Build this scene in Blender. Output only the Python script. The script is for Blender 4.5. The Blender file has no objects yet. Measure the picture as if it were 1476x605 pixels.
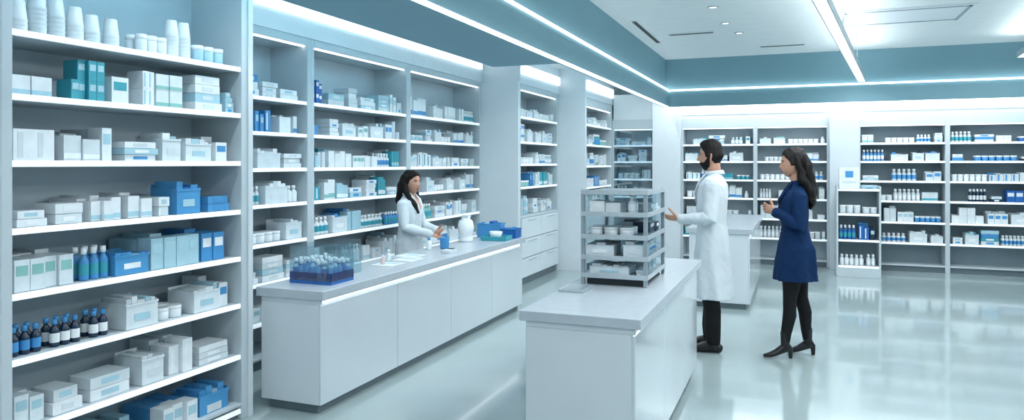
import bpy, math, random
from mathutils import Vector, Matrix, noise
from mathutils.bvhtree import BVHTree

SC = bpy.context.scene
SC.view_settings.view_transform = 'Standard'
SC.view_settings.look = 'None'
SC.view_settings.exposure = 0.0

# ------------------------------------------------------------------ materials
def lin(h):
    h = h.lstrip('#')
    r = [int(h[i:i+2], 16)/255 for i in (0, 2, 4)]
    return tuple((c/12.92 if c <= .04045 else ((c+.055)/1.055)**2.4) for c in r)

def mat(name, hexc, rough=.5, metal=0, var=.06, scale=6, emit=0, bump=0, coat=0, alpha=1, emitc=None, stretch=None, spec=None):
    m = bpy.data.materials.new(name); m.use_nodes = True
    nt = m.node_tree; b = nt.nodes['Principled BSDF']
    c = lin(hexc)
    b.inputs['Roughness'].default_value = rough
    b.inputs['Metallic'].default_value = metal
    b.inputs['Coat Weight'].default_value = coat
    if spec is not None: b.inputs['Specular IOR Level'].default_value = spec
    tc = nt.nodes.new('ShaderNodeTexCoord'); no = nt.nodes.new('ShaderNodeTexNoise')
    mp = nt.nodes.new('ShaderNodeMapping')
    if stretch: mp.inputs['Scale'].default_value = stretch
    nt.links.new(tc.outputs['Object'], mp.inputs['Vector'])
    nt.links.new(mp.outputs['Vector'], no.inputs['Vector'])
    no.inputs['Scale'].default_value = scale; no.inputs['Detail'].default_value = 3
    r = nt.nodes.new('ShaderNodeValToRGB')
    r.color_ramp.elements[0].position = .3; r.color_ramp.elements[1].position = .7
    r.color_ramp.elements[0].color = tuple(x*(1-var) for x in c)+(1,)
    r.color_ramp.elements[1].color = tuple(min(1, x*(1+var)) for x in c)+(1,)
    nt.links.new(no.outputs['Fac'], r.inputs['Fac'])
    nt.links.new(r.outputs['Color'], b.inputs['Base Color'])
    if emit:
        b.inputs['Emission Color'].default_value = (lin(emitc) if emitc else c)+(1,)
        b.inputs['Emission Strength'].default_value = emit
    if bump:
        bp = nt.nodes.new('ShaderNodeBump'); bp.inputs['Strength'].default_value = bump
        bp.inputs['Distance'].default_value = .01
        nt.links.new(no.outputs['Fac'], bp.inputs['Height']); nt.links.new(bp.outputs['Normal'], b.inputs['Normal'])
    if alpha < 1:
        b.inputs['Alpha'].default_value = alpha
    return m

def glassmat(name, hexc, gloss=.12):
    m = bpy.data.materials.new(name); m.use_nodes = True
    nt = m.node_tree; nt.nodes.clear()
    o = nt.nodes.new('ShaderNodeOutputMaterial'); mx = nt.nodes.new('ShaderNodeMixShader')
    t = nt.nodes.new('ShaderNodeBsdfTransparent'); g = nt.nodes.new('ShaderNodeBsdfGlossy')
    t.inputs['Color'].default_value = lin(hexc)+(1,); g.inputs['Roughness'].default_value = .05
    mx.inputs[0].default_value = gloss
    nt.links.new(t.outputs[0], mx.inputs[1]); nt.links.new(g.outputs[0], mx.inputs[2]); nt.links.new(mx.outputs[0], o.inputs[0])
    return m

M = {}
M['floor'] = mat('polished_resin_floor', '#a0b0b2', .11, var=.05, scale=1.2, spec=.8, coat=.2)
M['wall'] = mat('painted_wall', '#ccd6da', .6, var=.02)
M['ceil'] = mat('ceiling_paint', '#dbe4e6', .8, var=.02)
M['teal'] = mat('teal_paint', '#7ba5b2', .55, var=.03, scale=2)
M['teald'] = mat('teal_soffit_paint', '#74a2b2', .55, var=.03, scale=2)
M['lam'] = mat('white_laminate', '#d9e1e6', .28, var=.015)
M['lamg'] = mat('gloss_panel_laminate', '#d4dde3', .13, var=.02, scale=2, coat=.3)
M['carc'] = mat('shelf_carcass_paint', '#c3ced4', .45, var=.02)
M['back'] = mat('shelf_back_panel', '#bfcdd5', .5, var=.04, scale=3)
M['backd'] = mat('grey_shelf_back', '#8d9fa8', .5, var=.04)
M['top'] = mat('grey_quartz_top', '#bcc5cd', .22, var=.03, scale=20)
M['kick'] = mat('dark_plinth', '#65747b', .4)
M['metal'] = mat('brushed_metal', '#bfc9cf', .35, .4, scale=30)
M['metald'] = mat('grey_frame_metal', '#98a4ab', .4, .3)
M['dark'] = mat('dark_slot', '#2b363b', .7)
M['led'] = mat('led_strip_light', '#ffffff', .5, var=0, emit=3.0, emitc='#f4fbff')
M['ledsoft'] = mat('led_wall_wash_diffuser', '#ffffff', .5, var=0, emit=1.5, emitc='#f0f9fd')
M['edgeglow'] = mat('shelf_edge_painted_glow', '#f2f8fb', .4, var=0, emit=.5, emitc='#ecf6fc')  # glow put into the material so shelf lips look brightly lit
M['glass'] = glassmat('clear_glass', '#eef7fa')
M['bglass'] = glassmat('blue_acrylic', '#5aa6d8', .15)
M['skin'] = mat('skin', '#c2917a', .5, var=.05, scale=20)
M['lips'] = mat('lips', '#9c5650', .4)
M['eyew'] = mat('eye_white', '#c8c6c4', .2, var=0)
M['iris'] = mat('dark_iris', '#20140f', .1, var=0)
M['hair'] = mat('dark_hair', '#120e0e', .6, var=.5, scale=14, stretch=(6, 6, .6), bump=.4, spec=.25)
M['coatw'] = mat('white_coat_cotton', '#d3dce2', .8, var=.03, scale=8, bump=.1)
M['coatb'] = mat('navy_wool_coat', '#0a2a50', .85, var=.15, scale=25, bump=.25, spec=.2)
M['black'] = mat('black_fabric', '#0a0c10', .75, var=.2, scale=20, spec=.3)
M['shoe'] = mat('black_leather', '#0b0c0f', .35, var=.1)
M['shirt'] = mat('pale_blue_shirt', '#a9c6dd', .8)
PAL = ['#e6ecf0', '#d3dce1', '#a9cedb', '#3a9fb0', '#4592cc', '#1b62ae', '#dbe5ea', '#58a8e0', '#16304a', '#f0f5f8', '#8cc1bd', '#d8c3c0']
PN = ['white_card', 'pale_grey_card', 'pale_cyan_card', 'teal_card', 'mid_blue_card', 'deep_blue_card', 'frosted_plastic', 'frosted_blue_plastic', 'navy_bottle_glass', 'white_cap', 'mint_card', 'rose_label']
PM = [mat(n, c, .4 if i < 6 else .25, var=.05, scale=15, alpha=(.8 if i == 7 else 1)) for i, (n, c) in enumerate(zip(PN, PAL))]

# ------------------------------------------------------------------ mesh builder
class MB:
    def __init__(s): s.v = []; s.f = []; s.m = []; s.sm = []
    def box(s, x0, x1, y0, y1, z0, z1, m=0):
        x0, x1 = sorted((x0, x1)); y0, y1 = sorted((y0, y1)); z0, z1 = sorted((z0, z1))
        i = len(s.v)
        s.v += [(x0, y0, z0), (x1, y0, z0), (x1, y1, z0), (x0, y1, z0), (x0, y0, z1), (x1, y0, z1), (x1, y1, z1), (x0, y1, z1)]
        for f in ((0, 3, 2, 1), (4, 5, 6, 7), (0, 1, 5, 4), (1, 2, 6, 5), (2, 3, 7, 6), (3, 0, 4, 7)):
            s.f.append(tuple(i+k for k in f)); s.m.append(m); s.sm.append(False)
    def lathe(s, cx, cy, z, prof, mats, n=12):
        i = len(s.v)
        for r, dz in prof:
            for k in range(n):
                a = 2*math.pi*k/n
                s.v.append((cx+r*math.cos(a), cy+r*math.sin(a), z+dz))
        for j in range(len(prof)-1):
            mm = mats[j] if isinstance(mats, (list, tuple)) else mats
            for k in range(n):
                s.f.append((i+j*n+k, i+j*n+(k+1) % n, i+(j+1)*n+(k+1) % n, i+(j+1)*n+k)); s.m.append(mm); s.sm.append(True)
        mm = mats[-1] if isinstance(mats, (list, tuple)) else mats
        s.f.append(tuple(i+(len(prof)-1)*n+k for k in range(n))); s.m.append(mm); s.sm.append(False)
        s.f.append(tuple(i+n-1-k for k in range(n))); s.m.append(mm); s.sm.append(False)
    def tube(s, pts, rad, m=0, n=10, side=None, fold=None):
        pts = [Vector(p) for p in pts]
        rr = [(r, r) if not isinstance(r, (tuple, list)) else r for r in rad]
        def tan(k):
            a = pts[max(0, k-1)]; b = pts[min(len(pts)-1, k+1)]
            return (b-a).normalized()
        rings = []
        t0 = tan(0); t1 = tan(len(pts)-1)
        r0 = min(rr[0]); r1 = min(rr[-1])
        rings.append((pts[0]-t0*r0*.75, t0, (rr[0][0]*.4, rr[0][1]*.4)))
        rings.append((pts[0]-t0*r0*.5, t0, (rr[0][0]*.78, rr[0][1]*.78)))
        for k in range(len(pts)): rings.append((pts[k], tan(k), rr[k]))
        rings.append((pts[-1]+t1*r1*.5, t1, (rr[-1][0]*.78, rr[-1][1]*.78)))
        rings.append((pts[-1]+t1*r1*.75, t1, (rr[-1][0]*.4, rr[-1][1]*.4)))
        i = len(s.v); pr = None
        for c, t, r in rings:
            if side is not None: sd = Vector(side)
            elif pr is not None: sd = pr
            else: sd = Vector((1, 0, 0)) if abs(t.x) < .8 else Vector((0, 1, 0))
            sd = (sd - t*sd.dot(t)).normalized(); pr = sd
            up = t.cross(sd)
            for k in range(n):
                a = 2*math.pi*k/n
                s.v.append(tuple(c+sd*math.cos(a)*r[0]+up*math.sin(a)*r[1]))
        nr = len(rings)
        for j in range(nr-1):
            for k in range(n):
                s.f.append((i+j*n+k, i+j*n+(k+1) % n, i+(j+1)*n+(k+1) % n, i+(j+1)*n+k)); s.m.append(m); s.sm.append(True)
        s.f.append(tuple(i+(nr-1)*n+k for k in range(n))); s.m.append(m); s.sm.append(True)
        s.f.append(tuple(i+n-1-k for k in range(n))); s.m.append(m); s.sm.append(True)
    def add(s, v, f, m, smooth=True):
        i = len(s.v); s.v += [tuple(x) for x in v]
        for q in f:
            s.f.append(tuple(i+k for k in q)); s.m.append(m); s.sm.append(smooth)
    def mesh(s, name):
        me = bpy.data.meshes.new(name); me.from_pydata(s.v, [], s.f); me.update()
        me.polygons.foreach_set('material_index', s.m); me.polygons.foreach_set('use_smooth', s.sm)
        return me
    def obj(s, name, mats, parent=None, bevel=0):
        me = s.mesh(name)
        for m in mats: me.materials.append(m)
        o = bpy.data.objects.new(name, me); SC.collection.objects.link(o)
        if parent: o.parent = parent
        if bevel:
            b = o.modifiers.new('bevel', 'BEVEL'); b.width = bevel; b.segments = 2; b.limit_method = 'ANGLE'
        return o

def slab(name, x0, x1, y0, y1, z0, z1, m, bevel=0):
    b = MB(); b.box(x0, x1, y0, y1, z0, z1); return b.obj(name, [m], bevel=bevel)

# ------------------------------------------------------------------ room shell
XL, XR, YF, YB = -4.25, 4.0, -3.0, 12.45
slab('floor', XL-.1, XR+.1, YF-.1, YB+.1, -.1, 0, M['floor'])
slab('wall_left', XL-.1, XL, YF-.1, YB+.1, 0, 3.3, M['wall'])
slab('wall_right', XR, XR+.1, YF-.1, YB+.1, 0, 3.3, M['wall'])
slab('wall_back', XL, XR, YB, YB+.1, 0, 3.3, M['wall'])
b = MB()
b.box(XL, XR, YF-.1, YF, 0, .25); b.box(XL, XR, YF-.1, YF, 2.75, 3.3)
for x in (XL, -2.2, -.1, 2.0, XR-.15): b.box(x, x+.15, YF-.1, YF, .25, 2.75)
b.obj('wall_front', [M['wall']])
for i, x in enumerate((XL+.15, -2.05, .05, 2.15)):  # openings added behind the camera to let in soft front fill
    x1 = (-2.2, -.1, 2.0, XR-.15)[i]
    w = MB(); w.box(x, x1, YF-.055, YF-.045, .25, 2.75, 0)
    w.box(x, x+.04, YF-.08, YF-.02, .25, 2.75, 1); w.box(x1-.04, x1, YF-.08, YF-.02, .25, 2.75, 1)
    w.obj('fill_window_%d' % (i+1), [M['glass'], M['metald']])
ZC = 3.2
slab('ceiling', -1.96, XR, YF, 11.52, ZC, ZC+.1, M['ceil'])
slab('ceiling_cove_left', XL, -1.96, YF, YB, 2.97, 3.2, M['ceil'])
slab('ceiling_cove_back', -1.96, XR, 11.56, YB, 2.72, 3.2, M['ceil'])
b = MB()
b.box(-1.97, -1.88, YF, 11.48, 2.46, 2.70, 0); b.box(-2.0, -1.93, YF, 11.48, 2.72, ZC, 0)
b.box(-2.6, -1.97, YF, 6.15, 2.46, 2.97, 1)
b.box(-1.97, XR, 11.48, 11.56, 2.46, 2.70, 0); b.box(-2.0, XR, 11.52, 11.60, 2.72, ZC, 0)
b.obj('trim_1', [M['teal'], M['teald']])
b = MB()
b.box(-1.97, -1.865, YF+.1, 11.48, 2.70, 2.722); b.box(-1.90, -1.872, YF+.1, 11.46, 2.44, 2.46)
b.box(-1.97, XR-.05, 11.46, 11.56, 2.70, 2.722)
b.obj('led_strip_light', [M['led']])
b = MB(); b.box(-3.79, -3.76, 3.7, 8.55, 2.78, 2.92); b.box(-3.29, -3.26, 8.7, 10.25, 2.72, 2.84)
b.box(-2.89, -2.86, 10.35, 11.95, 2.66, 2.80); b.box(-2.1, XR-.05, 11.97, 12.0, 2.36, 2.5)
b.obj('cove_wash_light', [M['ledsoft']])
b = MB(); b.box(-4.2, -3.79, 3.68, 8.66, 2.62, 2.97); b.box(-4.2, -3.29, 8.66, 10.3, 2.6, 2.97); b.box(-4.2, -2.89, 10.3, 12.45, 2.55, 2.97)
b.box(-2.88, XR, 12.0, YB, 2.3, 2.72)
b.obj('trim_2', [M['lam']])

LC = (.94, .98, 1)
def linear_light(x0, y0, x1, y1, z, nm='linear_pendant_light', e=10.5):
    dx, dy = x1-x0, y1-y0; L = math.hypot(dx, dy); a = math.atan2(dy, dx)
    b = MB(); b.box(0, L, -.05, -.04, 0, .07, 0); b.box(0, L, .04, .05, 0, .07, 0); b.box(0, L, -.04, .04, .05, .065, 0)
    b.box(0, .01, -.04, .04, 0, .07, 0); b.box(L-.01, L, -.04, .04, 0, .07, 0)
    b.box(.01, L-.01, -.04, .04, .0, .03, 1); b.box(.01, L-.01, -.04, .04, .066, .069, 1)
    for k in range(4):
        t = L*(k+.5)/4; b.box(t-.003, t+.003, -.003, .003, .07, ZC-z, 0)
    o = b.obj(nm, [M['metal'], M['led']]); o.location = (x0, y0, z); o.rotation_euler = (0, 0, a)
    for dz, en, rx in ((-.012, e*L, 0), (.08, e*.36*L, math.pi)):  # second, upward lamp is added to brighten the ceiling
        l = bpy.data.lights.new('lamp', 'AREA'); l.shape = 'RECTANGLE'; l.size = L-.05; l.size_y = .07; l.energy = en; l.color = LC
        lo = bpy.data.objects.new('lamp', l); SC.collection.objects.link(lo); lo.parent = o; lo.location = (L/2, 0, dz); lo.rotation_euler = (rx, 0, 0)
linear_light(-.25, 2.2, .82, 11.1, 2.7)
linear_light(1.9, .5, 2.6, 10.8, 2.9)  # extra row, added only to even out the light
linear_light(-1.2, -2.4, -.9, 1.6, 2.9)  # extra row behind the camera, added for even light
for i, (x, y) in enumerate(((-.82, 7.8), (-.78, 8.74), (-.68, 9.46), (-.9, 5.6), (-.9, 3.4), (1.4, 6), (1.4, 4))):
    b = MB(); b.lathe(0, 0, -.012, [(.055, .012), (.06, 0), (.045, 0), (.04, .008)], [0, 0, 0, 1], 20)
    o = b.obj('recessed_downlight', [M['lam'], M['led']]); o.location = (x, y, ZC)
    l = bpy.data.lights.new('lamp', 'SPOT'); l.energy = 18; l.spot_size = 1.7; l.spot_blend = .8; l.shadow_soft_size = .05; l.color = LC
    lo = bpy.data.objects.new('lamp', l); SC.collection.objects.link(lo); lo.parent = o; lo.location = (0, 0, -.02)
def vent(x0, x1, y0, y1):
    b = MB(); b.box(x0, x1, y0, y1, ZC-.012, ZC, 0)
    b.box(x0+.02, x1-.02, y0+.02, y1-.02, ZC-.015, ZC-.01, 1)
    b.obj('slot_air_diffuser', [M['ceil'], M['dark']])
vent(-1.52, -.95, 9.2, 9.30); vent(-1.78, -1.69, 8.2, 9.8); vent(-.5, .1, 10.6, 10.70)
b = MB()
b.box(.42, 1.7, 8.55, 9.45, ZC-.015, ZC, 0)
for k in (0, 1):
    b.box(.46, 1.66, 8.6+k*.76, 8.63+k*.76, ZC-.02, ZC-.012, 1)
b.box(.46, .49, 8.6, 9.4, ZC-.02, ZC-.012, 1); b.box(1.63, 1.66, 8.6, 9.4, ZC-.02, ZC-.012, 1)
b.obj('ceiling_air_conditioner', [M['lam'], M['metald']])
def area(name, loc, rot, sx, sy, e, col=LC):
    l = bpy.data.lights.new(name, 'AREA'); l.shape = 'RECTANGLE'; l.size = sx; l.size_y = sy; l.energy = e; l.color = col
    o = bpy.data.objects.new(name, l); SC.collection.objects.link(o); o.location = loc; o.rotation_euler = rot
area('cove_lamp', (-2.66, 4.6, 2.93), (0, math.radians(-28), 0), .08, 5.0, 60)
area('cove_lamp', (-2.2, 9.0, 2.93), (0, math.radians(-22), 0), .08, 4.5, 45)
area('cove_lamp', (.6, 11.63, 2.68), (math.radians(30), 0, 0), 5.0, .06, 30)

# ------------------------------------------------------------------ shelving
def TL(x0): return lambda u, v: (x0-v, u)
def TBk(y0): return lambda u, v: (u, y0+v)
class TB:
    def __init__(s, mb, T): s.b = mb; s.T = T
    def box(s, u0, u1, v0, v1, z0, z1, m):
        a = s.T(u0, v0); c = s.T(u1, v1); s.b.box(a[0], c[0], a[1], c[1], z0, z1, m)
    def lathe(s, u, v, z, prof, mats, n=12):
        a = s.T(u, v); s.b.lathe(a[0], a[1], z, prof, mats, n)

def shelving(name, T, u0, u1, depth, z0, z1, zs, t=.035, header=.05, drawers=None, dark=False, glass=False):
    mb = MB(); b = TB(mb, T)
    b.box(u0, u0+t, 0, depth, 0, z1, 0); b.box(u1-t, u1, 0, depth, 0, z1, 0)
    b.box(u0+t, u1-t, depth-.02, depth, 0, z1, 1)
    b.box(u0+t, u1-t, 0, depth-.02, z1-header, z1, 0)
    b.box(u0+t, u1-t, .03, depth-.02, 0, .08, 4)
    b.box(u0+t, u1-t, .0, depth-.02, z0-.03 if z0 > .12 else .08, z0 if z0 > .12 else .1, 0)
    for z in zs:
        b.box(u0+t, u1-t, .02, depth-.02, z-.025, z, 0)
        b.box(u0+t, u1-t, .006, .02, z-.027, z+.002, 2)
    b.box(u0+t, u1-t, .03, .05, z1-header-.012, z1-header, 3)
    if drawers:
        zz = [.1, .35, .6, z0-.03]; n = drawers; w = (u1-u0-2*t)/n
        for k in range(n):
            for j in range(3):
                b.box(u0+t+k*w+.004, u0+t+(k+1)*w-.004, -.018, .03, zz[j]+.004, zz[j+1]-.004, 5)
                b.box(u0+t+k*w+w*.3, u0+t+(k+1)*w-w*.3, -.03, -.018, zz[j+1]-.04, zz[j+1]-.03, 6)
        b.box(u0+t, u1-t, .03, depth-.02, .1, z0-.03, 0)
    if glass:
        b.box(u0+t, u1-t, -.008, 0, z0, z1-header, 7)
    return mb.obj(name, [M['carc'], M['backd'] if dark else M['back'], M['edgeglow'], M['led'], M['kick'], M['lam'], M['metal'], M['glass']], bevel=.003)

WH = [0, 0, 1, 0, 6, 1, 2]; TE = [0, 3, 2, 10, 0, 0, 1]; BL = [4, 5, 7, 4, 0, 2]; MX = [0, 1, 2, 0, 0, 4, 10, 0, 1, 3]
def fill(b, u0, u1, depth, z, h, R, pal, kinds, dens=.93):
    u = u0+R.uniform(.01, .04); vmax = depth-.06
    while u < u1-.06:
        if R.random() > dens: u += R.uniform(.05, .15); continue
        k = R.choice(kinds); c = R.choice(pal)
        if k == 'box':
            w = R.uniform(.035, .10); hh = R.uniform(.35, .72)*h; dd = R.uniform(.08, .16); n = R.randint(2, 4)
            lc = R.choice([1, 2, 2, 3, 4, 9, 10, 4] if c in (0, 1, 6) else [0, 9, 2]); ls = R.random()
            st = 2 if hh < .4*h and R.random() < .7 else 1
            for q in range(n):
                if u+w > u1-.01: break
                v0 = .04+R.uniform(0, .03); h2 = hh*R.choice([1, 1, 1, .86])
                for s in range(st if R.random() < .85 else 1):
                    zz = z+s*(h2+.001)
                    b.box(u, u+w, v0, v0+dd, zz, zz+h2, c)
                    if ls < .45: b.box(u+w*.12, u+w*.88, v0-.0015, v0, zz+h2*.5, zz+h2*.82, lc)
                    elif ls < .8: b.box(u, u+w, v0-.0015, v0, zz+h2*.08, zz+h2*.3, lc)
                    else: b.box(u+w*.2, u+w*.45, v0-.0015, v0, zz+h2*.1, zz+h2*.9, lc)
                if vmax > v0+dd+.06: b.box(u, u+w*.96, v0+dd+.01, vmax, z, z+hh*R.uniform(.9, 1.15), R.choice(pal))
                u += w+.003
        elif k == 'flat':
            w = R.uniform(.14, .26); hh = R.uniform(.12, .22)*h; n = R.randint(2, 4); v0 = .04
            if u+w > u1-.01: w = u1-.012-u
            if w < .05: break
            for s in range(n):
                c2 = R.choice(pal); o = R.uniform(0, .015)
                if (s+1)*hh > h*.85: break
                b.box(u+o, u+w-o, v0+o, v0+.17, z+s*hh, z+(s+1)*hh-.002, c2)
                b.box(u+w*.3, u+w*.7, v0+o-.0015, v0+o, z+s*hh+hh*.25, z+s*hh+hh*.7, R.choice([2, 1, 4, 9]))
            u += w+.01
        elif k in ('bottle', 'dbottle', 'jar'):
            r = R.uniform(.018, .03) if k != 'jar' else R.uniform(.03, .045)
            hh = R.uniform(.4, .7)*h if k != 'jar' else R.uniform(.25, .4)*h
            cap = 9
            if k == 'dbottle': c = 8; r = .023; hh = .13; cap = 4
            n = R.randint(3, 6); lab = R.choice([0, 4, 3, 9])
            for q in range(n):
                if u+2*r > u1-.01: break
                for row in range(2):
                    v = .06+r+row*(2*r+.012)
                    if k == 'jar':
                        b.lathe(u+r, v, z, [(r*.95, 0), (r, hh*.05), (r, hh*.7), (r*.96, hh*.72), (r*1.03, hh*.73), (r*1.03, hh)], [c, c, c, cap, cap, cap], 12)
                    else:
                        b.lathe(u+r, v, z, [(r*.93, 0), (r, hh*.04), (r, hh*.15), (r*1.01, hh*.16), (r*1.01, hh*.5), (r, hh*.51), (r, hh*.6), (r*.45, hh*.74), (r*.42, hh*.8), (r*.58, hh*.81), (r*.55, hh)],
                                [c, c, c, lab, c, c, c, c, cap, cap, cap], 10)
                u += 2*r+.006
        elif k in ('bin', 'bbin'):
            w = R.uniform(.14, .26); hh = R.uniform(.4, .62)*h; m = 6 if k == 'bin' else 7; v0, v1 = .04, .24
            if u+w > u1-.01: w = u1-.012-u
            if w < .07: break
            t = .004
            b.box(u, u+w, v0, v0+t, z, z+hh*.85, m); b.box(u, u+w, v1-t, v1, z, z+hh, m)
            b.box(u, u+t, v0+t, v1-t, z, z+hh*.9, m); b.box(u+w-t, u+w, v0+t, v1-t, z, z+hh*.9, m); b.box(u+t, u+w-t, v0+t, v1-t, z, z+t, m)
            b.box(u-.003, u+w+.003, v0-.004, v0, z+hh*.79, z+hh*.86, m)
            b.box(u+w*.25, u+w*.75, v0-.002, v0, z+hh*.25, z+hh*.5, R.choice([1, 2, 9]))
            x = u+.01
            while x < u+w-.03:
                ww = R.uniform(.03, .06); ww = min(ww, u+w-.008-x)
                b.box(x, x+ww, v0+.012, v1-.02, z+t, z+hh*R.uniform(.85, 1.15), R.choice(pal)); x += ww+.003
            u += w+.012
        elif k == 'cups':
            r = R.uniform(.032, .042)
            for q in range(R.randint(2, 3)):
                if u+2*r > u1-.01: break
                n = R.randint(3, 6)
                prof = [(r*1.05, 0), (r*1.05, .006), (r, .006)]
                for s in range(n):
                    prof += [(r*1.0, .008+s*.022), (r*1.03, .010+s*.022), (r*.97, .022+s*.022)]
                prof += [(r*.74, .02+n*.022+.06), (r*.7, .022+n*.022+.06)]
                b.lathe(u+r, .1, z, prof, 6 if R.random() < .4 else 0, 14)
                u += 2*r+.008
        u += R.uniform(.004, .05)

def products(name, T, u0, u1, depth, zs, ztop, seed, specs=None, pals=None, kinds=None, dens=.92):
    R = random.Random(seed); mb = MB(); b = TB(mb, T)
    for i, z in enumerate(zs):
        h = (zs[i+1] if i+1 < len(zs) else ztop)-z-.03
        h = min(h, .3)
        if specs and i < len(specs) and specs[i]:
            for (fa, fb, pal, kd) in specs[i]:
                fill(b, u0+(u1-u0)*fa, u0+(u1-u0)*fb, depth, z+.002, h, R, pal, kd, 1)
        else:
            fill(b, u0, u1, depth, z+.002, h, R, R.choice(pals or [WH, MX, TE, WH]), kinds or ['box', 'box', 'flat', 'bottle', 'jar', 'bin'], dens)
    return mb.obj(name, PM)

SU = 'pharmacy_shelving_unit'
ZF = [.06, .395, .71, 1.0, 1.29, 1.59, 1.885, 2.17]
TF = TL(-3.2)
FW = [0, 0, 0, 1, 6, 2]
spF = [
 [(0, .3, [4, 7, 0], ['box', 'bbin']), (.3, .6, [0, 2, 1], ['box']), (.6, 1, [0, 4, 7, 2], ['box', 'bbin'])],
 [(0, 1, [0, 0, 1, 6], ['bin', 'flat', 'box'])],
 [(0, .28, [8], ['dbottle']), (.28, .42, [8], ['dbottle']), (.42, .75, FW, ['jar', 'bin']), (.75, 1, [0, 2, 1], ['box', 'bin'])],
 [(0, .25, FW, ['box']), (.25, 1, [4, 7, 2, 4, 0], ['bbin', 'bottle', 'bbin', 'box'])],
 [(0, .65, [0, 0, 1, 0, 6], ['flat', 'box']), (.65, 1, [5, 4, 7], ['flat', 'bbin'])],
 [(0, .4, [0, 1, 0], ['bin', 'box']), (.4, .7, [2, 0, 7], ['bin', 'flat']), (.7, 1, WH, ['bin', 'box'])],
 [(0, .2, WH, ['box']), (.2, .5, [3, 0, 3], ['box']), (.5, .75, FW, ['box']), (.75, 1, [0, 2], ['flat'])],
 [(0, .5, WH, ['cups', 'jar']), (.5, 1, WH, ['cups', 'jar', 'cups'])],
]
shelving(SU, TF, 2.12, 3.63, .42, .06, 2.95, ZF, t=.05, header=.08)
products('medicine_packages', TF, 2.18, 3.57, .42, ZF, 2.5, 14, spF)
shelving(SU, TF, .6, 2.12, .42, .06, 2.95, ZF, t=.05, header=.08)
products('medicine_packages', TF, .66, 2.06, .42, ZF, 2.5, 12, spF)
slab('shelving_end_panel', -4.2, -3.19, 3.63, 3.67, 0, 2.95, M['lamg'])  # end panel closing the front shelving run

ZW = [.36, .66, .96, 1.26, 1.54, 1.82, 2.09]
TW = TL(-3.8)
def wallunit(u0, u1, seed, **k):
    shelving(SU, TW, u0, u1, .4, .1, 2.62, ZW, t=.045, header=.06)
    products('medicine_packages', TW, u0+.06, u1-.06, .4, ZW, 2.4, seed, **k)
wallunit(3.67, 5.07, 21, specs=[None]*4+[[(0, 1, [0, 1, 0], ['flat', 'bin', 'bottle'])], [(.55, .75, [5, 4], ['box']), (.75, 1, WH, ['box'])], [(.3, 1, [0, 4, 0], ['flat'])]], pals=[WH])
wallunit(5.07, 6.72, 22, specs=[None, None, [(0, 1, [0, 4, 0, 4, 2], ['box', 'bottle', 'bin'])], [(0, 1, [3, 0, 10, 0, 2, 0], ['box', 'box', 'flat'])], [(0, 1, [0, 3, 2, 0, 0, 0], ['box', 'box', 'bottle'])], [(0, .15, [4, 0], ['box']), (.15, 1, WH, ['box', 'flat', 'bin'])], [(0, .13, [4, 5], ['box']), (.15, 1, WH, ['box', 'flat', 'flat'])]])
wallunit(6.72, 8.60, 23, pals=[WH, WH, TE, [0, 0, 1, 2]])

ZK = [1.27, 1.57, 1.86, 2.18]
TK = TL(-3.3)
shelving('drawer_shelf_cabinet', TK, 8.66, 10.3, .5, .9, 2.6, ZK, t=.06, header=.07, drawers=2)
products('medicine_packages', TK, 8.74, 10.22, .4, [.905]+ZK, 2.45, 31, pals=[WH, WH, MX])
slab('cabinet_side_panel', -4.2, -3.29, 8.60, 8.66, 0, 2.62, M['lam'])  # side panel of the drawer cabinet
T4 = TL(-2.9)
shelving('display_cabinet', T4, 10.36, 12.0, .4, .9, 2.55, [1.22, 1.54, 1.86, 2.16], t=.05, header=.12, drawers=2)
products('medicine_packages', T4, 10.42, 11.92, .38, [.905, 1.22, 1.54, 1.86, 2.16], 2.4, 32, pals=[WH, MX])
slab('display_cabinet_side_panel', -3.8, -2.89, 10.302, 10.36, 0, 2.55, M['lam'])  # side panel of the display cabinet
T5 = TBk(12.0)
ZB = [.42, .72, 1.03, 1.32, 1.61, 1.88]
def backunit(u0, u1, seed, **k):
    g = k.pop('glass', False); dk = k.pop('dark', False)
    shelving(SU, T5, u0, u1, .4, .1, 2.3, ZB, t=.03, header=.16, dark=dk, glass=g)
    products('medicine_packages', T5, u0+.04, u1-.04, .38, ZB, 2.13, seed, **k)
backunit(-2.9, -2.2, 41, glass=True, pals=[WH])
slab('column', -2.2, -1.76, 11.85, YB, 0, 2.72, M['lam'], bevel=.005)
backunit(-1.76, -.62, 42, pals=[TE, WH, MX, [0, 10, 2, 0]])
backunit(-.62, .44, 43, pals=[WH, TE, [0, 1, 2]])
slab('column.001', .44, .84, 11.75, YB, 0, 2.3, M['lam'], bevel=.005)
backunit(.84, 2.0, 44, dark=True, pals=[WH, [8, 5, 0, 4, 1], MX, WH], dens=.8)
backunit(2.0, 3.15, 45, dark=True, pals=[WH, MX, [8, 5, 0, 4, 1]], dens=.8)
slab('column.002', 3.15, XR, 11.75, YB, 0, 2.3, M['lam'], bevel=.005)

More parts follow.
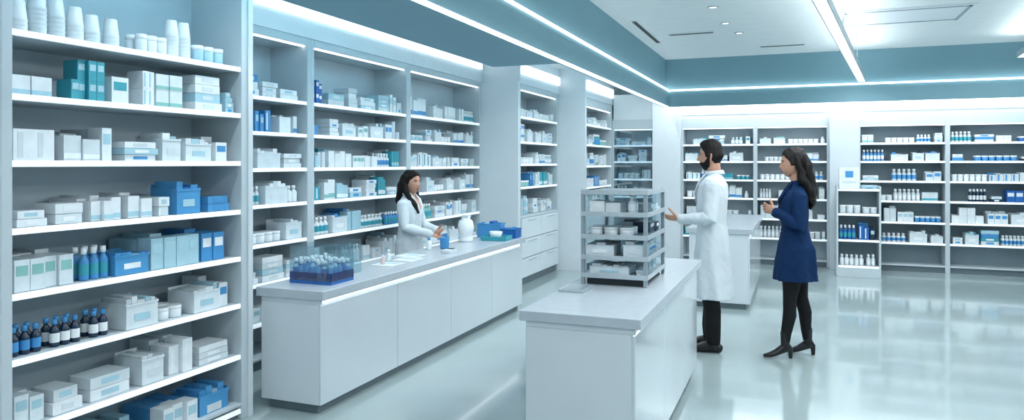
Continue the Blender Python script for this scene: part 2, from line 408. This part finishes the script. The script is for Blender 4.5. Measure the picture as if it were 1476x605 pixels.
mb = MB()
x0, x1, y0, y1 = .50, 1.06, 11.1, 11.5
for x in (x0, x1-.025): mb.box(x, x+.025, y0, y1, 0, 1.26, 0)
mb.box(x0+.025, x1-.025, y1-.02, y1, .05, 1.26, 1); mb.box(x0+.025, x1-.025, y0, y1, 0, .14, 0)
GZ = [.16, .52, .88, 1.22]
for z in GZ:
    mb.box(x0+.025, x1-.025, y0+.005, y1-.02, z-.025, z, 0); mb.box(x0+.025, x1-.025, y0-.004, y0+.005, z-.027, z+.002, 2)
mb.obj('gondola_shelf', [M['carc'], M['backd'], M['edgeglow']], bevel=.003)
products('medicine_packages', TBk(11.1), x0+.03, x1-.03, .36, GZ, 1.4, 51, specs=[[(0, 1, WH, ['bottle'])], [(0, 1, [5, 4, 8], ['box', 'bottle'])], [(0, 1, [0, 2, 1], ['bottle', 'jar'])], [(.5, 1, [10, 2], ['flat'])]])
mb = MB(); mb.box(.54, .80, 11.2, 11.4, 1.223, 1.52, 0); mb.box(.62, .72, 11.197, 11.2, 1.38, 1.47, 1); mb.box(.58, .76, 11.197, 11.2, 1.3, 1.33, 2)
mb.obj('display_box', [PM[0], PM[4], PM[1]], bevel=.008)

# ------------------------------------------------------------------ counters
def counter(name, x0, x1, y0, y1, h, th, seams, over=.03):
    mb = MB()
    mb.box(x0, x1, y0, y1, h-th, h, 0)
    a0, a1, b0, b1 = x0+over, x1-over, y0+over*.5, y1-over
    mb.box(a0+.04, a1-.04, b0+.03, b1-.04, 0, .1, 1)
    mb.box(a0, a1-.018, b0, b1, .06, h-th-.03, 2)
    mb.box(a0, a1-.03, b0+.02, b1, h-th-.03, h-th, 2)
    mb.box(a0, a1, b0, b0+.02, h-th-.03, h-th, 2)
    ys = [b0]+seams+[b1]
    for i in range(len(ys)-1):
        mb.box(a1-.018, a1, ys[i]+.002, ys[i+1]-.002, .06, h-th-.035, 3)
    mb.box(a1-.03, a1-.018, b0+.03, b1-.02, h-th-.02, h-th-.002, 4)
    return mb.obj(name, [M['top'], M['kick'], M['lam'], M['lamg'], M['led']], bevel=.004)
counter('service_counter', -3.27, -2.75, 3.79, 7.42, .78, .06, [4.75, 5.65, 6.55])
counter('island_counter', -1.29, -.68, 3.38, 5.66, .85, .05, [4.2, 5.0])
counter('island_counter', -1.15, -.45, 8.2, 10.6, .87, .06, [9.0, 9.8])

# ------------------------------------------------------------------ props on counters
HC = .78
R = random.Random(5)
mb = MB()
x0, x1, y0, y1 = -3.17, -2.84, 4.0, 4.26
mb.box(x0, x1, y0, y1, HC+.001, HC+.02, 0)
for q in ((x0, x1, y0, y0+.006), (x0, x1, y1-.006, y1), (x0, x0+.006, y0, y1), (x1-.006, x1, y0, y1)):
    mb.box(*q, HC+.02, HC+.075, 1)
    mb.box(*q, HC+.076, HC+.25, 2)
for i in range(7):
    for j in range(5):
        cx = x0+.028+i*.046; cy = y0+.03+j*.05; hh = .13+R.uniform(-.015, .03)
        c = R.choice([3, 3, 4]); up = R.random() < .4
        mb.lathe(cx, cy, HC+.021, [(.018, 0), (.02, .006), (.02, hh*.6), (.009, hh*.75), (.009, hh*.8), (.013, hh*.81), (.012, hh)], [c, c, 5 if up else c, c, c, 6, 6], 12)
mb.obj('bottle_display_tray', [PM[5], M['bglass'], M['glass'], PM[4], PM[5], PM[2], PM[9]])
mb = MB()
mb.box(-3.24, -3.0, 4.42, 4.6, HC+.001, HC+.012, 0)
for x in (-3.24, -3.12, -3.0): mb.box(x, x+.005, 4.42, 4.6, HC+.012, HC+.2, 0)
mb.box(-3.24, -3.0, 4.595, 4.6, HC+.012, HC+.24, 0)
mb.box(-3.22, -3.13, 4.46, 4.5, HC+.013, HC+.13, 1); mb.box(-3.1, -3.01, 4.46, 4.52, HC+.013, HC+.11, 2)
mb.obj('acrylic_leaflet_holder', [M['glass'], PM[0], PM[2]])
mb = MB()
for i, (x, y, a) in enumerate(((-3.02, 5.0, 0), (-3.0, 5.28, 1), (-3.1, 5.5, 2))):
    mb.box(x-.1, x+.1, y-.1, y+.12, HC+.001, HC+.004+.002*i, 0); mb.box(x-.07, x+.07, y+.02, y+.08, HC+.004+.002*i, HC+.0045+.002*i, 1)
mb.obj('paper_leaflets', [PM[0], PM[2]])
def bottle(name, x, y, z, r, h, m, cap):
    mb = MB(); mb.lathe(0, 0, 0, [(r*.92, 0), (r, h*.04), (r, h*.55), (r*.85, h*.65), (r*.4, h*.74), (r*.4, h*.8), (r*.55, h*.81), (r*.5, h)], [0, 0, 0, 0, 0, 1, 1, 1], 20)
    o = mb.obj(name, [m, cap]); o.location = (x, y, z+.001); return o
bottle('medicine_bottle', -3.05, 4.98, HC+.005, .018, .07, PM[11], PM[9])
bottle('medicine_bottle', -3.1, 5.15, HC+.005, .02, .09, PM[6], PM[9])
bottle('medicine_bottle', -3.18, 6.0, HC, .025, .11, PM[0], PM[4])
mb = MB(); mb.lathe(0, 0, 0, [(.034, 0), (.042, .01), (.045, .1), (.047, .105), (.043, .105), (.038, .02)], 0, 24)
o = mb.obj('blue_cup', [PM[4]]); o.location = (-3.08, 6.12, HC+.001)
mb = MB()
mb.lathe(0, 0, 0, [(.07, 0), (.075, .01), (.075, .03), (.06, .05), (.075, .08), (.085, .14), (.07, .21), (.045, .23), (.045, .25)], 0, 24)
mb.box(-.012, .012, .07, .13, .12, .14, 0); mb.box(-.04, .04, -.045, .045, .25, .265, 1)
o = mb.obj('white_dispenser', [PM[0], PM[1]]); o.location = (-3.16, 6.76, HC+.001)
def bin_obj(name, x, y, w, d, h, m, rot=0, fillc=None):
    mb = MB(); t = .006
    mb.box(-w/2, w/2, -d/2, d/2, 0, t, 0)
    for q in ((-w/2, w/2, -d/2, -d/2+t), (-w/2, w/2, d/2-t, d/2), (-w/2, -w/2+t, -d/2, d/2), (w/2-t, w/2, -d/2, d/2)):
        mb.box(*q, t, h, 0)
    mb.box(-w/2-.006, w/2+.006, -d/2-.006, -d/2, h-.012, h, 0); mb.box(-w/2-.006, w/2+.006, d/2, d/2+.006, h-.012, h, 0)
    if fillc:
        for k in range(4):
            a = -w/2+.015+k*(w-.03)/4; mb.box(a, a+(w-.05)/4, -d/2+.02, d/2-.02, t, h*(.9+.25*((k*7) % 3)/2), 1+k % 2)
    o = mb.obj(name, [m]+(fillc or []), bevel=.002); o.location = (x, y, HC+.001); o.rotation_euler = (0, 0, rot)
bin_obj('blue_storage_bin', -3.10, 7.28, .26, .18, .15, PM[4], .1, [PM[5], PM[2]])
bin_obj('blue_storage_bin', -2.87, 7.28, .17, .18, .10, PM[5], 0, [PM[4], PM[7]])
bin_obj('blue_tray', -2.92, 7.0, .27, .22, .045, PM[3], .05)
mb = MB(); mb.lathe(0, 0, 0, [(.03, 0), (.055, .02), (.07, .08), (.065, .08), (.05, .022), (.01, .012)], 0, 24)
o = mb.obj('white_bowl', [PM[0]]); o.location = (-2.93, 7.01, HC+.008)
mb = MB(); mb.box(-.04, .04, -.08, .08, 0, .03, 0); mb.box(-.03, .03, .01, .07, .03, .034, 1)
for i in range(3):
    for j in range(3): mb.box(-.026+i*.018, -.012+i*.018, -.065+j*.02, -.052+j*.02, .03, .034, 2)
o = mb.obj('card_reader', [PM[1], M['dark'], PM[0]], bevel=.003); o.location = (-2.9, 5.85, HC+.001)

# countertop display rack on island
mb = MB(); IC = .851
x0, x1, y0, y1 = -1.22, -.82, 4.25, 4.86
for x in (x0, x1-.022):
    for y in (y0, y1-.022): mb.box(x, x+.022, y, y+.022, IC, 1.42, 0)
mb.box(x0+.03, x1-.03, y0+.03, y1-.03, IC, IC+.045, 2)
RZ = [IC+.06, 1.02, 1.145, 1.28, 1.41]
for z in RZ:
    mb.box(x0, x1, y0, y1, z-.014, z, 0)
    mb.box(x0, x1, y0-.006, y0, z-.018, z+.010, 1); mb.box(x1, x1+.006, y0, y1, z-.018, z+.010, 1)
mb.box(x0, x0+.004, y0+.018, y1-.018, IC+.05, 1.40, 3)
mb.box(x0+.018, x1-.018, y1-.006, y1, IC+.05, 1.40, 3)
mb.box(x1-.003, x1-.001, y0+.02, y0+.3, IC+.06, 1.40, 3)
mb.obj('countertop_display_rack', [M['metald'], M['metal'], M['dark'], M['glass']], bevel=.0015)
R = random.Random(77); mb = MB()
bb = TB(mb, TBk(4.23))
for i, z in enumerate(RZ[:-1]):
    h = RZ[i+1]-z-.015
    kd = [['bin', 'flat'], ['flat', 'bin'], ['jar', 'box', 'box'], ['jar', 'bottle', 'box']][i]
    fill(bb, x0+.015, x1-.015, .3, z+.002, h*1.35, R, [0, 1, 6, 0, 1, 2], kd, 1)
    fill(TB(mb, lambda u, v: (x1-v+.02, u)), y0+.27, y1-.03, .3, z+.002, h*1.2, R, [0, 1, 6, 8, 2], ['box', 'bottle', 'flat'], 1)
mb.obj('medicine_packages', PM)
mb = MB(); mb.box(-1.27, -1.12, 3.95, 4.15, IC, IC+.012, 0); mb.box(-1.255, -1.135, 3.965, 4.135, IC+.012, IC+.014, 1)
mb.obj('counter_mat', [M['metal'], M['metald']], bevel=.002)

# ------------------------------------------------------------------ people
def sphere_grid(nu=96, nv=64):
    D = []; F = []
    for j in range(nv+1):
        th = math.pi*j/nv
        for i in range(nu):
            ph = 2*math.pi*i/nu
            D.append(Vector((math.sin(th)*math.cos(ph), math.sin(th)*math.sin(ph), math.cos(th))))
    for j in range(nv):
        for i in range(nu):
            a = j*nu+i; c = j*nu+(i+1) % nu; F.append((a, a+nu, c+nu, c))
    return D, F
G = lambda x, s: math.exp(-(x/s)**2)
def ss(a, b, x):
    t = max(0, min(1, (x-a)/(b-a))); return t*t*(3-2*t)
def head_pt(d, female):
    x, y, z = d
    X, Y, Z = .1*x, .077*y, .12*z
    if z < 0:
        k = -z
        Y *= 1-(.34 if female else .24)*k**1.4
        if x < 0: X *= 1-.5*k
        else: X *= 1-.02*k
        X += .006*k
    if x > 0:
        X *= .96
        if Z > -.043: rp = max(0, 1-(Z+.030)/.045) if Z > -.030 else ss(-.043, -.030, Z)
        else: rp = 0
        X += (.022 if female else .027)*G(Y, .011)*rp
        X -= .008*G(abs(Y)-.031, .014)*G(Z-.010, .012)
        X += .004*G(Z-.030, .010)*G(Y, .045)
        X += .004*G(Y, .021)*(G(Z+.058, .006)+G(Z+.070, .007))
        X += .006*G(Y, .02)*G(Z+.1, .016)
        X -= .003*G(Y, .03)*G(Z+.083, .007)
    return Vector((X, Y, Z))
def hairmask(d, low):
    ph = math.atan2(abs(d.y), d.x)
    pts = [(0, .60), (.45, .57), (.8, .40), (1.1, .22), (1.25, -.12), (1.55, -.14), (1.8, low*.6), (2.2, low), (3.2, low)]
    z0 = low
    for (a, za), (b_, zb) in zip(pts, pts[1:]):
        if ph <= b_: z0 = za+(zb-za)*(ph-a)/(b_-a); break
    return ss(z0-.04, z0+.08, d.z)
def remesh(mb, vox, smooth=2):
    me = mb.mesh('tmp'); o = bpy.data.objects.new('tmp', me); SC.collection.objects.link(o)
    r = o.modifiers.new('r', 'REMESH'); r.mode = 'VOXEL'; r.voxel_size = vox
    if smooth:
        s = o.modifiers.new('s', 'SMOOTH'); s.factor = .5; s.iterations = smooth
    dg = bpy.context.evaluated_depsgraph_get(); dg.update()
    e = o.evaluated_get(dg); m2 = e.to_mesh()
    V = [v.co.copy() for v in m2.vertices]; N = [v.normal.copy() for v in m2.vertices]; F = [tuple(p.vertices) for p in m2.polygons]
    e.to_mesh_clear(); bpy.data.objects.remove(o); bpy.data.meshes.remove(me)
    return V, N, F
def hand(mb, w, d, n, s, curl, sc=1.0, m=1):
    d = Vector(d).normalized(); n = Vector(n); n = (n-d*n.dot(d)).normalized()
    sx = d.cross(n); s = sx*s
    w = Vector(w)
    mb.tube([w-d*.05*sc, w, w+d*.03*sc, w+d*.065*sc, w+d*.088*sc], [(.024*sc, .019*sc), (.025*sc, .017*sc), (.034*sc, .016*sc), (.040*sc, .014*sc), (.038*sc, .011*sc)], m, 20, side=s)
    for i, (o, L, c) in enumerate(((.030, .072, .8), (.010, .080, 1), (-.011, .074, 1.1), (-.030, .058, 1.25))):
        p = w+d*(.088-.004*abs(i-1))*sc+s*o*sc; dr = (d+s*o*1.6).normalized(); pts = [p-dr*.01*sc, p]
        for j, q in enumerate((.46, .3, .24)):
            a = curl*c*(.7 if j == 0 else 1)
            ax = dr.cross(n).normalized(); dr = Matrix.Rotation(a, 3, ax) @ dr
            p = p+dr*L*q*sc; pts.append(p)
        mb.tube(pts, [.009*sc, .0088*sc, .0082*sc, .0076*sc, .0066*sc], m, 12)
    p = w+d*.022*sc+s*.026*sc; dr = (d*.65+s*.65+n*.35).normalized(); pts = [p-dr*.012*sc, p]
    for q, bend in ((.042, 0), (.030, -.35), (.024, -.25)):
        dr = (dr+d*(-bend)+n*.1).normalized(); p = p+dr*q*sc; pts.append(p)
    mb.tube(pts, [.013*sc, .0125*sc, .0105*sc, .0095*sc, .0075*sc], m, 12)

def build_person(name, loc, yaw, C):
    root = bpy.data.objects.new(name, None); SC.collection.objects.link(root)
    root.location = loc; root.rotation_euler = (0, 0, yaw); sc = C.get('scale', 1); root.scale = (sc, sc, sc)
    root.empty_display_size = .2
    src = MB(); fem = C['female']; hs = C['hs']
    n = 72; V = []; F = []; T = C['torso']
    NZ = 60; z0 = T[0][0]; z1 = T[-1][0]
    def lerp(z):
        for a, b_ in zip(T, T[1:]):
            if z <= b_[0]+1e-9:
                t = (z-a[0])/(b_[0]-a[0]); t2 = t*t*(3-2*t)*.5+t*.5
                return [a[i]+(b_[i]-a[i])*t2 for i in range(1, 4)]
        return list(T[-1][1:])
    waist = C['waist']
    for j in range(NZ+1):
        z = z0+(z1-z0)*j/NZ; cx, rx, ry = lerp(z)
        for k in range(n):
            a = 2*math.pi*k/n; f = max(0, (waist-z))/(waist-z0)
            m_ = 1+f*.075*math.sin(a*7+z*2.2)*(.6+.4*math.sin(a*3+1.3))+.010*math.sin(a*5+z*16)
            p = 2.35; ca, sa = math.cos(a), math.sin(a)
            q = (abs(ca)**p+abs(sa)**p)**(-1/p)
            V.append(Vector((cx+rx*q*ca*m_, ry*q*sa*m_, z)))
    for j in range(NZ):
        for k in range(n): F.append((j*n+k, j*n+(k+1) % n, (j+1)*n+(k+1) % n, (j+1)*n+k))
    F.append(tuple(NZ*n+k for k in range(n))); F.append(tuple(n-1-k for k in range(n)))
    src.add(V, F, 0)
    for arm in C['arms']:
        s_, e_, w_ = (Vector(p) for p in arm['pts']); r = arm.get('r', (.07, .056, .042))
        src.tube([s_, s_.lerp(e_, .35), s_.lerp(e_, .8), e_, e_.lerp(w_, .2), e_.lerp(w_, .6), w_],
                 [r[0], r[0]*.93, r[1]*1.04, r[1]*1.02, r[1]*1.0, (r[1]+r[2])/2, r[2]], 0, 20)
        src.tube([w_.lerp(e_, .15), w_, w_+(w_-e_).normalized()*.02], [r[2]*1.04, r[2]*1.06, r[2]*1.06], 0, 20)
    for leg in C['legs']:
        h_, k_, a_ = (Vector(p) for p in leg['pts']); r = leg['r']
        calf = k_.lerp(a_, .35)+Vector((-.012, 0, 0))
        src.tube([h_, h_.lerp(k_, .5), k_, calf, k_.lerp(a_, .75), a_], [r[0], (r[0]*.55+r[1]*.5), r[1], r[1]*1.02 if fem else r[1]*.95, r[2]*1.2, r[2]], 2, 20)
        fx, fy = math.cos(leg.get('toe', 0)), math.sin(leg.get('toe', 0)); fd = Vector((fx, fy, 0)); sd = (-fy, fx, 0)
        if fem and C.get('heels'):
            b0 = Vector((a_.x, a_.y, 0))
            src.tube([a_+Vector((0, 0, .09)), a_, a_-fd*.008-Vector((0, 0, .03))], [r[2]*1.12, r[2]*1.05, r[2]*1.1], 3, 18)
            src.tube([b0-fd*.03+Vector((0, 0, .09)), b0+fd*.02+Vector((0, 0, .075)), b0+fd*.075+Vector((0, 0, .042)), b0+fd*.12+Vector((0, 0, .025)), b0+fd*.165+Vector((0, 0, .018))],
                     [(.027, .032), (.031, .036), (.037, .026), (.035, .02), (.018, .012)], 3, 18, side=sd)
            src.tube([b0-fd*.038+Vector((0, 0, .08)), b0-fd*.042+Vector((0, 0, .04)), b0-fd*.042+Vector((0, 0, .008))], [.022, .018, .016], 3, 14)
        else:
            b0 = Vector((a_.x, a_.y, 0))
            src.tube([a_+Vector((0, 0, .02)), a_-Vector((0, 0, .03))], [r[2]*.9, r[2]*.9], 3, 18)
            src.tube([b0-fd*.05+Vector((0, 0, .04)), b0+fd*.01+Vector((0, 0, .055)), b0+fd*.08+Vector((0, 0, .045)), b0+fd*.14+Vector((0, 0, .032)), b0+fd*.19+Vector((0, 0, .026))],
                     [(.033, .038), (.038, .05), (.044, .042), (.046, .03), (.03, .022)], 3, 18, side=sd)
    hc = Vector(C['head']); Rm = Matrix.Rotation(C.get('hyaw', 0), 3, 'Z') @ Matrix.Rotation(C.get('hpitch', 0), 3, 'Y')
    H = lambda p: hc+Rm @ (Vector(p)*hs)
    nr = .046 if fem else .058
    nb = Vector((-.02, 0, C['torso'][-1][0]-.05))
    src.tube([nb, nb.lerp(H((-.018, 0, -.07)), .5), H((-.018, 0, -.065)), H((-.015, 0, -.03))], [nr*1.15, nr, nr, nr*.9], 1, 24)
    D, HF = sphere_grid()
    src.add([H(head_pt(d, fem)) for d in D], HF, 1)
    for s_ in (1, -1):
        src.tube([H((-.004, s_*.072, .018)), H((-.010, s_*.079, .02)), H((-.013, s_*.081, .0)), H((-.006, s_*.077, -.025)), H((0, s_*.071, -.03))], [.007*hs, .009*hs, .008*hs, .007*hs, .006*hs], 1, 10)
    V, N, F = remesh(src, .0042, 2)
    bvh = BVHTree.FromPolygons([Vector(v) for v in src.v], src.f)
    vm = [0]*len(V)
    out = MB(); fm = []
    for f in F:
        c = (V[f[0]]+V[f[1]]+V[f[2]]+V[f[3 if len(f) > 3 else 2]])/4
        l, nn, idx, dist = bvh.find_nearest(c)
        m = src.m[idx]
        if m == 0 and C.get('vneck'):
            zv, kk = C['vneck']
            if c.x > .0 and c.z > zv and abs(c.y) < (c.z-zv)*kk: m = 4 if c.z < C.get('skinz', 9) else 1
        fm.append(m)
        for i in f: vm[i] = m
    for i, (v, nn) in enumerate(zip(V, N)):
        if vm[i] in (0, 2):
            a = .0075 if vm[i] == 0 else .002
            V[i] = v+nn*(a*noise.noise(Vector((v.x*16, v.y*16, v.z*3.5)))+a*.45*noise.noise(Vector((v.x*20+5, v.y*20, v.z*20-v.x*15))))
    out.v = [tuple(v) for v in V]; out.f = F; out.m = fm; out.sm = [True]*len(F)
    for arm in C['arms']:
        hb = MB(); s_, e_, w_ = (Vector(p) for p in arm['pts']); dd = (w_-e_).normalized()
        hand(hb, w_+dd*.035, arm.get('hd', dd), arm['n'], arm['s'], arm['curl'], arm.get('hs', 1.0), 0)
        hv, hn, hf = remesh(hb, .0025, 1); out.add(hv, hf, 1)
    out.obj('body', [C['coat'], M['skin'], M['black'], M['shoe'], C['shirt']], root)
    hb = MB()
    def hp(d):
        w = hairmask(d, C['hairlow']); p = head_pt(d, fem); t = C['hairt'](d)
        q = p.normalized(); return H(p+q*(w*t-(1-w)*.012))
    hb.add([hp(d) for d in D], HF, 0)
    for tb in C.get('locks', []):
        hb.tube([Vector(p) for p in tb[0]], tb[1], 0, 20, side=tb[2] if len(tb) > 2 else None)
    V, N, F = remesh(hb, .004, 1)
    wv = .014 if C.get('locks') else .005
    V = [v+nn*(.004*noise.noise(Vector((v.x*45, v.y*45, v.z*9)))+wv*noise.noise(Vector((v.x*16, v.y*16, v.z*13)))) for v, nn in zip(V, N)]
    o = MB(); o.add(V, F, 0); o.obj('hair', [M['hair']], root)
    if C.get('beard'):
        def bp(d):
            p = head_pt(d, fem); ph = math.atan2(abs(d.y), d.x)
            if ph < .5: z0 = -.38
            elif ph < 1.0: z0 = -.40
            elif ph < 1.35: z0 = -.40+(ph-1.0)*.9
            elif ph < 1.6: z0 = .0
            else: z0 = -1.5
            w = 1-ss(z0-.08, z0+.04, d.z)
            if abs(p.y) < .020 and abs(p.z+.063) < .008 and d.x > 0: w = 0
            return H(p+p.normalized()*(w*(.005+.003*max(0, -d.z))-(1-w)*.01))
        bb = MB(); bb.add([bp(d) for d in D], HF, 0)
        bb.obj('beard', [M['hair']], root)
    fb = MB()
    for s_ in (1, -1):
        for (c, r, m) in (((.0765, s_*.031, .009), .0108, 0), ((.0812, s_*.031, .009), .0066, 1)):
            dd, ff = sphere_grid(16, 12); fb.add([H(Vector(c)+d*r) for d in dd], ff, m)
        fb.tube([H((.090, s_*.014, .027)), H((.091, s_*.03, .032)), H((.082, s_*.048, .027))], [.0028*hs, .0032*hs, .002*hs], 2, 8)
        fb.tube([H((.0865, s_*.018, .016)), H((.088, s_*.031, .0185)), H((.080, s_*.043, .014))], [.002*hs]*3, 2, 8)
    fb.tube([H((.090, .018, -.063)), H((.097, .008, -.060)), H((.098, 0, -.061)), H((.097, -.008, -.060)), H((.090, -.018, -.063))], [.002*hs, .0042*hs, .0045*hs, .0042*hs, .002*hs], 3, 8)
    fb.tube([H((.091, .015, -.066)), H((.097, 0, -.069)), H((.091, -.015, -.066))], [.002*hs, .005*hs, .002*hs], 3, 8)
    fb.obj('face_details', [M['eyew'], M['iris'], M['hair'], M['lips']], root)
    cb = MB(); zt = C['torso'][-1][0]
    ring = []
    for k in range(13):
        a = math.radians(35+k*290/12); ring.append((-.018+(nr+.016)*math.cos(a), (nr+.016)*math.sin(a), zt-.012+.018*(1-math.cos(a))*.5))
    cb.tube(ring, [(.006, .02)]*13, 0, 10, side=None)
    if C.get('lapel'):
        for s_ in (1, -1):
            pts = [Vector(p) for p in C['lapel']]; pts = [Vector((p.x, p.y*s_, p.z)) for p in pts]
            cb.tube(pts, [(.012, .006), (.028, .007), (.024, .007), (.005, .005)], 0, 10, side=(0, 1, 0))
    for (x, z) in C.get('buttons', []):
        dd, ff = sphere_grid(10, 8); cb.add([Vector((x, .012, z))+Vector((d.x*.004, d.y*.009, d.z*.009)) for d in dd], ff, 1)
    cb.obj('collar_and_trim', [C['coat'], PM[1], C['shirt']], root)
    return root

man = dict(female=False, hs=1.0, coat=M['coatw'], shirt=M['shirt'], waist=1.05,
  torso=[(.45, -.01, .165, .20), (.6, -.005, .155, .195), (.8, 0, .142, .185), (.95, 0, .132, .178), (1.08, 0, .118, .168), (1.2, .005, .125, .182), (1.32, 0, .13, .195), (1.39, -.005, .118, .19), (1.44, -.012, .09, .15), (1.475, -.018, .068, .09), (1.50, -.02, .058, .06)],
  arms=[dict(pts=((-.02, .185, 1.40), (-.01, .235, 1.13), (.215, .19, 1.115)), n=(0, -.6, .8), s=-1, curl=.28, hd=(1, -.05, .12)),
        dict(pts=((-.02, -.185, 1.40), (-.01, -.23, 1.13), (.14, -.10, 1.09)), n=(0, .7, .7), s=1, curl=.4)],
  legs=[dict(pts=((0, .09, .85), (.01, .10, .49), (-.02, .10, .085)), r=(.095, .072, .056)),
        dict(pts=((0, -.09, .85), (.03, -.10, .49), (.03, -.10, .085)), r=(.095, .072, .056))],
  head=(.012, 0, 1.638), hyaw=0, hpitch=0, hairlow=-.52,
  hairt=lambda d: .008+.020*ss(.3, .9, d.z)+.012*ss(.2, .8, d.x)*ss(.4, .8, d.z), beard=True,
  vneck=(1.28, .45), lapel=((.05, .055, 1.49), (.105, .075, 1.42), (.138, .05, 1.33), (.135, .012, 1.25)),
  buttons=[(.135, 1.2), (.13, 1.08), (.14, .96), (.15, .82)])
build_person('pharmacist_man', (-.675, 6.37, 0), math.radians(180), man)

HZ = 1.575
wc = dict(female=True, hs=.95, coat=M['coatb'], shirt=M['black'], waist=1.02, heels=True,
  torso=[(.63, 0, .168, .18), (.75, -.002, .158, .178), (.88, -.01, .145, .172), (.98, -.002, .118, .15), (1.07, 0, .103, .135), (1.2, .018, .118, .148), (1.28, .012, .112, .158), (1.335, 0, .093, .150), (1.375, -.01, .068, .112), (1.40, -.014, .056, .07), (1.425, -.016, .05, .052)],
  arms=[dict(pts=((-.015, .145, 1.315), (-.015, .185, 1.075), (.14, .10, 1.175)), r=(.058, .047, .036), n=(0, -1, .2), s=-1, curl=.55, hs=.88, hd=(.75, -.55, .25)),
        dict(pts=((-.015, -.145, 1.315), (-.015, -.185, 1.075), (.14, -.06, 1.165)), r=(.058, .047, .036), n=(0, 1, .3), s=1, curl=.5, hs=.88, hd=(.8, .45, .3))],
  legs=[dict(pts=((.02, .075, .78), (.05, .08, .47), (.085, .085, .12)), r=(.085, .052, .034), toe=.15),
        dict(pts=((-.02, -.075, .78), (-.055, -.08, .47), (-.105, -.085, .12)), r=(.085, .052, .034), toe=-.1)],
  head=(.02, 0, HZ), hyaw=.12, hpitch=.03, hairlow=-.6, hairt=lambda d: .012+.008*ss(.2, .9, d.z)+.016*ss(0, -.8, d.x),
  locks=[([(-.05, 0, 1.64), (-.085, 0, 1.56), (-.105, 0, 1.46), (-.125, 0, 1.36), (-.13, .01, 1.28), (-.12, .0, 1.21)], [(.06, .045), (.082, .05), (.088, .046), (.095, .044), (.08, .036), (.035, .018)], (0, 1, 0)),
         ([(.0, .068, 1.62), (-.02, .080, 1.54), (-.05, .085, 1.45), (-.095, .08, 1.36), (-.115, .07, 1.27)], [.022, .028, .032, .034, .014]),
         ([(.0, -.068, 1.62), (-.02, -.080, 1.54), (-.05, -.09, 1.45), (-.09, -.08, 1.36), (-.115, -.07, 1.27)], [.022, .028, .032, .034, .014])],
  lapel=((.035, .045, 1.415), (.075, .06, 1.36), (.125, .04, 1.28), (.12, .012, 1.2)), vneck=(1.33, .5), skinz=2,
  buttons=[(.118, 1.14), (.115, 1.02), (.145, .9)])
build_person('customer_woman', (-.02, 6.40, 0), math.radians(186), wc)

ws = dict(female=True, hs=1.04, scale=.905, coat=M['coatw'], shirt=M['skin'], waist=1.02,
  torso=[(.55, 0, .16, .175), (.75, -.002, .15, .172), (.88, -.01, .138, .168), (.98, -.002, .12, .15), (1.07, 0, .11, .14), (1.2, .015, .122, .155), (1.28, .010, .115, .168), (1.335, 0, .096, .162), (1.375, -.01, .07, .12), (1.40, -.014, .056, .07), (1.42, -.016, .05, .052)],
  arms=[dict(pts=((-.01, .155, 1.31), (.05, .20, 1.07), (.25, .08, 1.03)), r=(.064, .054, .042), n=(0, -.8, .4), s=-1, curl=.5, hs=.95),
        dict(pts=((-.01, -.155, 1.31), (.04, -.20, 1.07), (.25, -.06, 1.0)), r=(.064, .054, .042), n=(0, .5, -.8), s=1, curl=.35, hs=.95)],
  legs=[dict(pts=((0, .08, .78), (0, .08, .45), (-.01, .08, .085)), r=(.085, .06, .045)),
        dict(pts=((0, -.08, .78), (0, -.08, .45), (-.01, -.08, .085)), r=(.085, .06, .045))],
  head=(.02, 0, 1.535), hyaw=-.3, hpitch=.02, hairlow=-.6, hairt=lambda d: .010+.008*ss(.2, .9, d.z)+.014*ss(0, -.8, d.x),
  locks=[([(-.05, 0, 1.60), (-.08, 0, 1.52), (-.10, 0, 1.42), (-.12, 0, 1.33), (-.12, 0, 1.25)], [(.06, .045), (.084, .05), (.09, .045), (.09, .04), (.04, .02)], (0, 1, 0)),
         ([(.0, -.074, 1.60), (-.02, -.088, 1.53), (.0, -.098, 1.44), (.04, -.095, 1.37), (.10, -.085, 1.30), (.135, -.075, 1.22)], [.022, .026, .03, .028, .026, .012]),
         ([(.02, .072, 1.60), (.0, .088, 1.53), (.01, .098, 1.44), (.04, .095, 1.37), (.10, .085, 1.30)], [.022, .026, .03, .028, .012])],
  lapel=((.035, .05, 1.415), (.08, .065, 1.36), (.125, .045, 1.28), (.125, .012, 1.2)), vneck=(1.24, .45), skinz=9,
  buttons=[(.122, 1.12), (.12, 1.0)])
build_person('pharmacist_woman', (-3.52, 6.25, 0), math.radians(2), ws)

# ------------------------------------------------------------------ world, camera
w = bpy.data.worlds.new('world'); SC.world = w; w.use_nodes = True
bg = w.node_tree.nodes['Background']; bg.inputs[0].default_value = (.87, .95, 1, 1); bg.inputs[1].default_value = .65
cam = bpy.data.cameras.new('camera'); co = bpy.data.objects.new('camera', cam); SC.collection.objects.link(co)
cam.sensor_width = 36; cam.lens = 36*1050/1476; cam.shift_y = (235-302.5)/1476; cam.clip_start = .05
co.location = (0, 0, 1.58); co.rotation_euler = (math.pi/2, 0, math.atan(412/1050))
SC.camera = co
